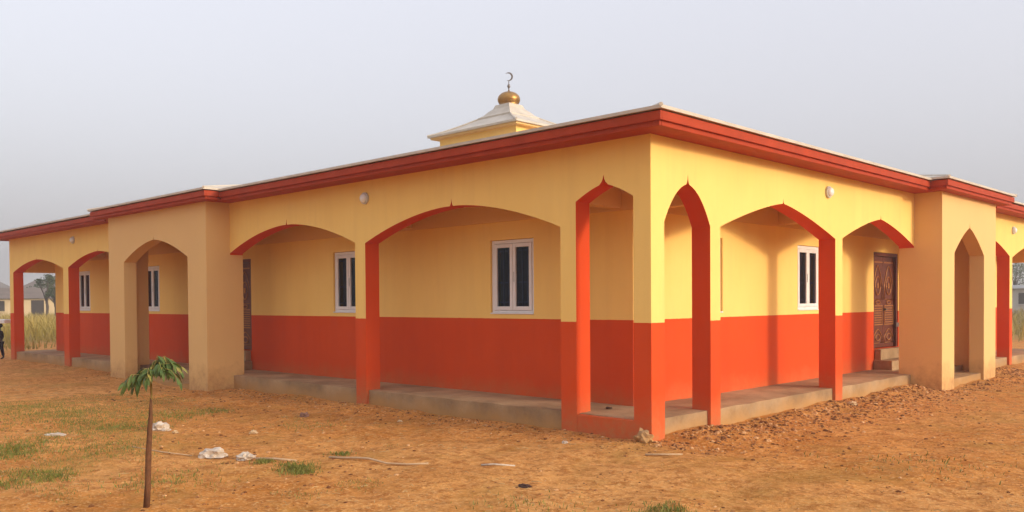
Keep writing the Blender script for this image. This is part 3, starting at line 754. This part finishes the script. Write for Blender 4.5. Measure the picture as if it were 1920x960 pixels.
# ------------------------------------------------------------------ litter, sticks and stones
def crumple(name, x, y, r, mat, label, cat, group=None, flat=0.55, z=None, elong=1.0, rz=0.0):
    bm = bmesh.new(); bmesh.ops.create_icosphere(bm, subdivisions=3, radius=r)
    sd_ = random.random() * 50
    for v in bm.verts:
        n1 = noise.noise(v.co * (2.2 / r) + Vector((sd_, 0, 0))); n2 = noise.noise(v.co * (5.5 / r) + Vector((0, sd_, 0)))
        v.co *= 1 + 0.5 * n1 + 0.55 * abs(n2) - 0.12
        v.co.z *= flat; v.co.x *= elong
        if v.co.z < -r * 0.25: v.co.z = -r * 0.25
    me = bpy.data.meshes.new(name); bm.to_mesh(me); bm.free(); me.materials.append(mat)
    o = link_mesh(name, me, None, (x, y, (ground_h(x, y) if z is None else z) + r * 0.2), (0, 0, rz))
    return tag(o, label, cat, group)
def stick(name, pts, r, mat, label, cat, group=None):
    mb = MB(); o = Vector((pts[0][0], pts[0][1], 0))
    mb.tube([(x - o.x, y - o.y, ground_h(x, y) + r * 0.7 + dz) for x, y, dz in pts], [r * (1 - 0.25 * k / len(pts)) for k in range(len(pts))], 6)
    ob = mb.build(name, mat, None, smooth=True); ob.location = o
    return tag(ob, label, cat, group)
crumple('plastic_bag', -5.0, -3.10, 0.105, M_PLASTIC, 'crumpled white plastic bag just behind the sapling trunk', 'bag', 'litter', 0.85)
crumple('litter_heap', -2.98, -3.46, 0.105, M_PLASTIC, 'left heap of crumpled white scraps, larger of the two', 'litter', 'litter', 0.6, elong=1.25, rz=0.7)
crumple('litter_heap', -2.66, -3.27, 0.085, M_PLASTIC, 'right heap of crumpled white scraps beside a pale stick', 'litter', 'litter', 0.6, rz=0.4)
crumple('paper_scrap', -5.55, -4.10, 0.055, M_PLASTIC, 'white paper scrap on bare soil left of the sapling', 'paper', 'litter', 0.4, elong=2.0, rz=0.7)
crumple('paper_scrap', -0.67, -0.64, 0.03, M_PLASTIC, 'tiny white scrap near the second column of the corner bay', 'paper', 'litter', 0.6)
crumple('stone', -4.87, -1.17, 0.06, M_STONE, 'dark pinkish stone in front of the left veranda', 'stone', 'loose stones', 0.75)
crumple('stone', -4.06, -2.39, 0.045, M_PSTONE, 'pale rounded stone behind the litter heaps', 'stone', 'loose stones', 0.6)
crumple('stone', -3.38, -0.71, 0.03, M_PSTONE, 'small pale stone below the wide left arch', 'stone', 'loose stones', 0.6)
crumple('stone', -4.6, -3.1, 0.035, M_PSTONE, 'small pale stone right of the plastic bag', 'stone', 'loose stones', 0.6)
crumple('stone', 0.26, 4.55, 0.06, M_PSTONE, 'pale stone at the foot of the sunlit middle column', 'stone', 'loose stones', 0.6)
crumple('dead_leaf', 0.42, -2.43, 0.045, M_DARKLEAF, 'dark curled dead leaf on soil in the lower middle', 'leaf', None, 0.35, elong=1.4)
crumple('dead_leaf', -1.0, 0.55, 0.035, M_DARKLEAF, 'dark dead leaf on the concrete inside the corner arch', 'leaf', None, 0.4, z=ZF + 0.005)
crumple('foundation_block', -0.06, -0.05, 0.10, M_CONC, 'rough yellowish concrete lump at the foot of the corner column', 'block', None, 1.0)
stick('pale_stick', [(-2.44, -3.28, 0.012), (-2.2, -3.2, 0.014), (-2.0, -3.1, 0.004)], 0.013, M_PALEWOOD, 'straight pale stick beside the litter heaps', 'stick', 'pale sticks')
stick('pale_stick', [(-2.0, -2.72, 0.0), (-1.85, -2.68, 0.004), (-1.66, -2.62, 0.018), (-1.5, -2.60, 0.03), (-1.3, -2.54, 0.014), (-1.1, -2.45, 0.004), (-0.9, -2.36, 0)], 0.012, M_PALEWOOD, 'long bent pale stalk lying right of the litter heaps', 'stick', 'pale sticks')
stick('pale_stick', [(-0.49, -2.06, 0.004), (-0.40, -1.99, 0.006), (-0.24, -1.86, 0.002)], 0.010, M_PLASTIC, 'short white stick in the middle foreground', 'stick', 'pale sticks')
stick('pale_stick', [(0.34, -0.60, 0.004), (0.48, -0.48, 0.006), (0.62, -0.36, 0.002)], 0.010, M_PALEWOOD, 'thin pale stick on soil below the corner column', 'stick', 'pale sticks')
stick('pale_stick', [(-4.0, -3.85, 0.0), (-3.6, -3.72, 0.004), (-3.2, -3.58, 0.003)], 0.007, M_PALEWOOD, 'thin pale stalk left of the litter heaps', 'stick', 'pale sticks')

# ------------------------------------------------------------------ sapling
sap_loc = Vector((-1.06, -4.97, ground_h(-1.06, -4.97) - 0.02))
sap = empty('sapling', sap_loc); tag(sap, 'young sapling with thin brown stem and drooping green leaves', 'sapling')
R_ = rt; F_ = fw
def sp(r, z, f=0.0): return R_ * r + F_ * f + Vector((0, 0, z))
mb = MB(); mb.tube([sp(0, 0), sp(0.010, 0.2, 0.01), sp(0.022, 0.42), sp(0.034, 0.60), sp(0.042, 0.70), sp(0.046, 0.83)], [0.024, 0.022, 0.021, 0.019, 0.015, 0.008], 9)
mb.build('trunk', M_BARK, sap, smooth=True)
mb = MB(); mb.tube([sp(0.050, 0.82), sp(0.049, 0.92), sp(0.046, 1.0), sp(0.050, 1.06)], [0.007, 0.008, 0.010, 0.004], 7); mb.build('shoot', M_STEM, sap, smooth=True)
def leaf_mesh(mat):
    mb = MB(); n = 7; prof = [0.06, 0.42, 0.75, 0.92, 0.82, 0.5, 0.04]; W = 0.015
    P3 = []
    for k in range(n):
        t = k / (n - 1); z = -0.35 * t * t
        P3.append(((t, -prof[k] * W / 0.1, z + 0.04 * prof[k]), (t, 0, z), (t, prof[k] * W / 0.1, z + 0.04 * prof[k])))
    for k in range(n - 1):
        mb.quad([P3[k][0], P3[k+1][0], P3[k+1][1], P3[k][1]]); mb.quad([P3[k][1], P3[k+1][1], P3[k+1][2], P3[k][2]])
    return mb.mesh('leaf', mat)
LM = [leaf_mesh(M_LEAF), leaf_mesh(M_LEAF), leaf_mesh(M_LEAFY)]
fronds = [(-0.20, 0.02, 0.06), (-0.15, -0.10, 0.09), (-0.10, 0.06, 0.13), (-0.16, 0.10, 0.05), (-0.07, -0.06, 0.11), (0.03, -0.13, 0.14), (0.12, -0.09, 0.18), (0.21, 0.0, 0.17), (0.17, 0.10, 0.19),
          (0.08, 0.13, 0.17), (0.06, 0.02, 0.23), (0.13, 0.03, 0.22), (0.22, -0.06, 0.12), (0.02, 0.08, 0.19)]
for fr, ff, fz in fronds:
    a = sp(0.048, 0.95 + random.uniform(0, 0.09)); b = sp(0.048 + fr * 0.75, 0.92 + fz, ff * 0.75); c = sp(0.048 + fr * 1.05, 0.85 + fz, ff * 1.1)
    mid = (a + b) / 2 + Vector((0, 0, 0.025))
    pts = [a, mid, b, c]
    mb = MB(); mb.tube(pts, [0.004, 0.003, 0.0025, 0.0015], 5); mb.build('petiole', M_STEM, sap, smooth=True)
    for k in range(15):
        t = 0.30 + 0.70 * k / 14
        q = t * 3; i = min(int(q), 2); p = pts[i].lerp(pts[i+1], q - i)
        dirv = (pts[i+1] - pts[i]); az = math.atan2(dirv.y, dirv.x) + (1 if k % 2 else -1) * random.uniform(0.4, 1.3) * (1.0 if k < 14 else 0.1)
        L = random.uniform(0.06, 0.105)
        link_mesh('leaf', LM[2] if random.random() < 0.14 else LM[0], sap, p, (random.uniform(-0.6, 0.6), random.uniform(0.25, 1.25), az), (L, L, L))

# ------------------------------------------------------------------ person at the left edge carrying a board
def person(loc, rz):
    sk = [((0,0,0.50),0.078),((0,0,0.62),0.072),((0,0,0.74),0.080),((0,0,0.80),0.050),((0,0,0.84),0.030),((0,0.005,0.885),0.054),((0,0.008,0.945),0.058),((0,0.0,0.985),0.038)]
    ed = [(0,1),(1,2),(2,3),(3,4),(4,5),(5,6),(6,7)]
    def chain(root, pts):
        last = root
        for p, r in pts:
            sk.append((p, r)); ed.append((last, len(sk) - 1)); last = len(sk) - 1
    for s, st in ((-1, 0.07), (1, -0.07)):
        chain(0, [((s*0.055,0.0,0.45),0.058),((s*0.06,st*0.4,0.27),0.040),((s*0.06,st,0.06),0.027),((s*0.062,st+0.05,0.022),0.022),((s*0.064,st+0.09,0.015),0.014)])
    chain(2, [((0.11,0,0.765),0.036),((0.175,-0.02,0.63),0.026),((0.20,0.05,0.53),0.020),((0.205,0.075,0.50),0.018)])
    chain(2, [((-0.11,0,0.765),0.036),((-0.19,0.02,0.84),0.026),((-0.17,0.03,0.97),0.020),((-0.165,0.03,1.005),0.018)])
    def skin(name, verts, edges, mat, parent, grow=0.0):
        me = bpy.data.meshes.new(name); me.from_pydata([v[0] for v in verts], edges, [])
        me.materials.append(mat); o = bpy.data.objects.new(name, me); COL.objects.link(o); o.parent = parent
        o.modifiers.new('skin', 'SKIN')
        lay = me.skin_vertices[0].data if me.skin_vertices else None
        if lay is None:
            me.attributes  # layer is created by the modifier below
        sub = o.modifiers.new('sub', 'SUBSURF'); sub.levels = 2; sub.render_levels = 2
        for k, v in enumerate(verts):
            r = v[1] + grow; me.skin_vertices[0].data[k].radius = (r, r * 0.85)
        me.skin_vertices[0].data[0].use_root = True
        return o
    root = empty('person', loc, rz)
    tag(root, 'small person in dark clothes standing at the left edge beside the last column', 'person')
    skinm = simple('dark_skin', (0.045, 0.022, 0.014), (0.035, 0.018, 0.012), 9, 0.5, 0.4, 0)
    cloth = simple('dark_purple_cloth', (0.030, 0.014, 0.022), (0.018, 0.009, 0.014), 20, 0.9, 0.1, 0.3)
    hairm = simple('black_hair', (0.010, 0.008, 0.008), (0.006, 0.005, 0.005), 40, 0.9, 0.1, 0.5)
    for nm, vs in (('body', sk),): body = skin(nm, sk, ed, skinm, root)
    sh = [((0,0,0.48),0.085),((0,0,0.62),0.082),((0,0,0.74),0.088),((0,0,0.80),0.058),((0.11,0,0.768),0.045),((0.165,-0.017,0.66),0.036),((-0.11,0,0.768),0.045),((-0.175,0.016,0.82),0.035)]
    skin('shirt', sh, [(0,1),(1,2),(2,3),(2,4),(4,5),(2,6),(6,7)], cloth, root)
    tr = [((0,0,0.50),0.084)]; te = []
    for s, st in ((-1, 0.07), (1, -0.07)):
        tr += [((s*0.055,0.0,0.45),0.066),((s*0.06,st*0.4,0.27),0.05),((s*0.06,st*0.9,0.09),0.042)]; i = len(tr)
        te += [(0, i-3), (i-3, i-2), (i-2, i-1)]
    skin('trousers', tr, te, cloth, root)
    bm = bmesh.new(); bmesh.ops.create_uvsphere(bm, u_segments=16, v_segments=10, radius=0.066)
    for v in bm.verts:
        v.co.y = v.co.y * 1.08 - 0.006; v.co.z *= 0.95
        if v.co.z < 0 and v.co.y > 0: v.co.z *= 0.2; v.co.y *= 0.6
    me = bpy.data.meshes.new('hair'); bm.to_mesh(me); bm.free(); me.materials.append(hairm)
    link_mesh('hair', me, root, (0, -0.004, 0.945))
    for s in (-1, 1):
        mb = MB(); mb.lathe((s * 0.02, 0.058, 0.925), [(0.003, -0.006), (0.009, 0), (0.003, 0.006)], 8); mb.build('eye', hairm, root)
        mb = MB(); mb.lathe((s * 0.058, 0.002, 0.915), [(0.004, -0.016), (0.010, 0), (0.004, 0.016)], 8); mb.build('ear', skinm, root)
    mb = MB(); mb.tube([(0, 0.058, 0.925), (0, 0.072, 0.905)], [0.005, 0.009], 6); mb.build('nose', skinm, root)
    # fingers
    for hx, hy, hz, dz in ((0.206, 0.08, 0.49, -1), (-0.165, 0.03, 1.005, 1)):
        for q in range(4):
            x = hx - 0.012 + 0.008 * q
            mb = MB(); L = (0.034, 0.04, 0.038, 0.03)[q]
            mb.tube([(x, hy, hz), (x, hy + 0.012, hz + dz * L * 0.5), (x, hy + 0.010, hz + dz * L)] if dz < 0 else [(x, hy, hz - 0.01), (x, hy + 0.02, hz + 0.006), (x, hy + 0.045, hz + 0.008)], [0.005, 0.005, 0.0035], 5)
            mb.build('finger', skinm, root, smooth=True)
        mb = MB(); mb.tube([(hx - 0.012, hy + 0.005, hz + 0.004 * dz), (hx - 0.028, hy + 0.02, hz + 0.006 * dz), (hx - 0.03, hy + 0.034, hz + 0.01 * dz)], [0.006, 0.006, 0.004], 5); mb.build('thumb', skinm, root, smooth=True)
    return root
PX, PYY = -22.05, -0.05
person((PX, PYY, ground_h(PX, PYY) - 0.002), math.radians(140))
mb = MB(); mb.box(-0.55, 0.30, -0.22, 0.22, 0, 0.11); bo = mb.build('carried_board', M_LAMP, None, bevel=0.012)
bo.location = (PX, PYY, ground_h(PX, PYY) + 1.012); bo.rotation_euler = (0, 0, math.radians(40))
tag(bo, 'pale board carried on the head of the person at left edge', 'board')

# ------------------------------------------------------------------ far houses and trees
def house(loc, rz, w, d, hwall, hroof, wall_c, roof_c, label, doors=(0.1,), wins=(-0.3,)):
    t = empty('house', loc, rz); tag(t, label, 'house', 'low houses beyond the field')
    wm = simple('house_wall', wall_c, tuple(c * 0.85 for c in wall_c), 0.8, 0.9, 0.2, 0.2); rm = simple('house_roof', roof_c, tuple(c * 0.7 for c in roof_c), 0.8, 0.8, 0.2, 0.2)
    dk = simple('house_opening', (0.06, 0.045, 0.035), (0.04, 0.03, 0.025), 2, 0.8, 0.2, 0)
    mb = MB(); mb.box(-w/2, w/2, -d/2, d/2, -0.3, hwall); mb.build('wall', wm, t)
    mb = MB(); o = 0.35; z = hwall + 0.001; R = hwall + hroof
    e0 = [(-w/2-o, -d/2-o, z), (w/2+o, -d/2-o, z), (w/2+o, d/2+o, z), (-w/2-o, d/2+o, z)]; A = (-w/2 + d/3, 0, R); B = (w/2 - d/3, 0, R)
    mb.quad([e0[0], e0[1], B, A]); mb.quad([e0[2], e0[3], A, B]); mb.quad([e0[1], e0[2], B]); mb.quad([e0[3], e0[0], A]); mb.quad(e0[::-1]); mb.build('roof', rm, t)
    for u in doors: mb = MB(); mb.box(u*w-0.5, u*w+0.5, -d/2-0.03, -d/2-0.002, -0.2, min(2.0, hwall - 0.15)); mb.build('door', dk, t)
    for u in wins:
        mb = MB(); mb.box(u*w-0.5, u*w+0.5, -d/2-0.03, -d/2-0.002, 0.9, min(1.9, hwall - 0.2)); wo = mb.build('window', dk, t)
        mb = MB(); mb.box(u*w-0.6, u*w+0.6, -d/2-0.08, -d/2-0.031, 0.8, 0.9); mb.build('sill', wm, wo)
def face_cam(x, y): return math.atan2(CAM_POS.x - x, -(CAM_POS.y - y))
cream = (0.62, 0.46, 0.26); grey = (0.20, 0.17, 0.15)
house((-82, 19.5, 0), face_cam(-82, 19.5), 9.5, 6, 2.0, 1.0, cream, (0.20, 0.15, 0.12), 'cream walled far house with dark doorway seen through the leftmost arch', (0.04,), (-0.28, 0.28))
house((-112, 31, 0), face_cam(-112, 31), 9, 8, 2.7, 1.7, (0.45, 0.30, 0.18), (0.17, 0.13, 0.11), 'brownish far house with grey roof behind the cream one', (-0.2,), (0.2,))
house((-104, 21.5, 0), face_cam(-104, 21.5), 7, 7, 2.6, 1.6, (0.40, 0.26, 0.17), (0.21, 0.18, 0.16), 'far house with grey roof at the left picture edge', (0.3,), (-0.2,))
house((-15.8, 84, 0), face_cam(-15.8, 84), 9, 7, 2.3, 0.35, (0.50, 0.46, 0.42), (0.32, 0.31, 0.30), 'low pale grey far house at the right picture edge', (0.3,), (-0.1,))
def tree(loc, h, r, label, seed, n=900, cond=None):
    random.seed(seed); t = empty('tree', loc); tag(t, label, 'tree', 'trees beyond the field')
    mb = MB(); lean = random.uniform(-0.3, 0.3)
    mb.tube([(0, 0, -0.2), (lean * 0.3, 0.1, h * 0.3), (lean, 0, h * 0.62)], [0.16, 0.12, 0.07], 7)
    cl = []
    for k in range(9):
        a = random.uniform(0, 6.28); q = random.uniform(0.3, 1.0) * r; c = Vector((lean + q * math.cos(a), q * math.sin(a), h * random.uniform(0.55, 0.95)))
        cl.append((c, random.uniform(0.25, 0.45) * r)); mb.tube([(lean * 0.6, 0, h * random.uniform(0.35, 0.55)), tuple(c)], [0.06, 0.02], 5)
    mb.build('trunk', M_TRUNK, t, smooth=True)
    mb = MB()
    for k in range(n):
        c, cr = random.choice(cl); p = c + Vector((random.gauss(0, 0.5), random.gauss(0, 0.5), random.gauss(0, 0.38))) * cr
        s = random.uniform(0.05, 0.13); u = Vector((random.uniform(-1, 1), random.uniform(-1, 1), random.uniform(-1, 1))).normalized(); w = u.orthogonal().normalized()
        mb.quad([p - u * s, p + w * s * 0.5, p + u * s, p - w * s * 0.5])
    mb.build('crown', M_TREEL, t)
tree((-72.6, 17.6, 0), 4.2, 0.8, 'thin dark tree standing in front of the cream far house', 11, 700)
tree((-67.6, 16.6, 0), 3.6, 0.7, 'slender tree close beside the red inner wall corner', 12, 700)
tree((-98, 24.5, 0), 3.7, 2.2, 'low brown green bush tree behind the cream far house', 16, 1000)
tree((-101, 27.5, 0), 4.1, 2.0, 'taller bushy tree behind the cream far house roof', 17, 1000)
tree((-20.1, 94.2, 0), 5.2, 2.2, 'dark bushy tree seen through the rightmost arch', 13, 1300)
tree((-105, 15.5, 0), 4.0, 2.0, 'far tree at the extreme left edge of the field', 15, 900)

# ------------------------------------------------------------------ haze in the air
mb = MB(); mb.box(-450, 450, -450, 450, -1.4, 9.0)
hz = bpy.data.materials.new('haze_air'); hz.use_nodes = True; hz.node_tree.nodes.clear()
ho = hz.node_tree.nodes.new('ShaderNodeOutputMaterial'); hv = hz.node_tree.nodes.new('ShaderNodeVolumePrincipled')
hv.inputs['Color'].default_value = (0.90, 0.86, 0.82, 1); hv.inputs['Density'].default_value = 0.002; hv.inputs['Anisotropy'].default_value = 0.2
hz.node_tree.links.new(hv.outputs[0], ho.inputs['Volume'])
tag(mb.build('haze', hz), 'thin dusty haze in the air over the whole place', 'haze', kind='stuff')
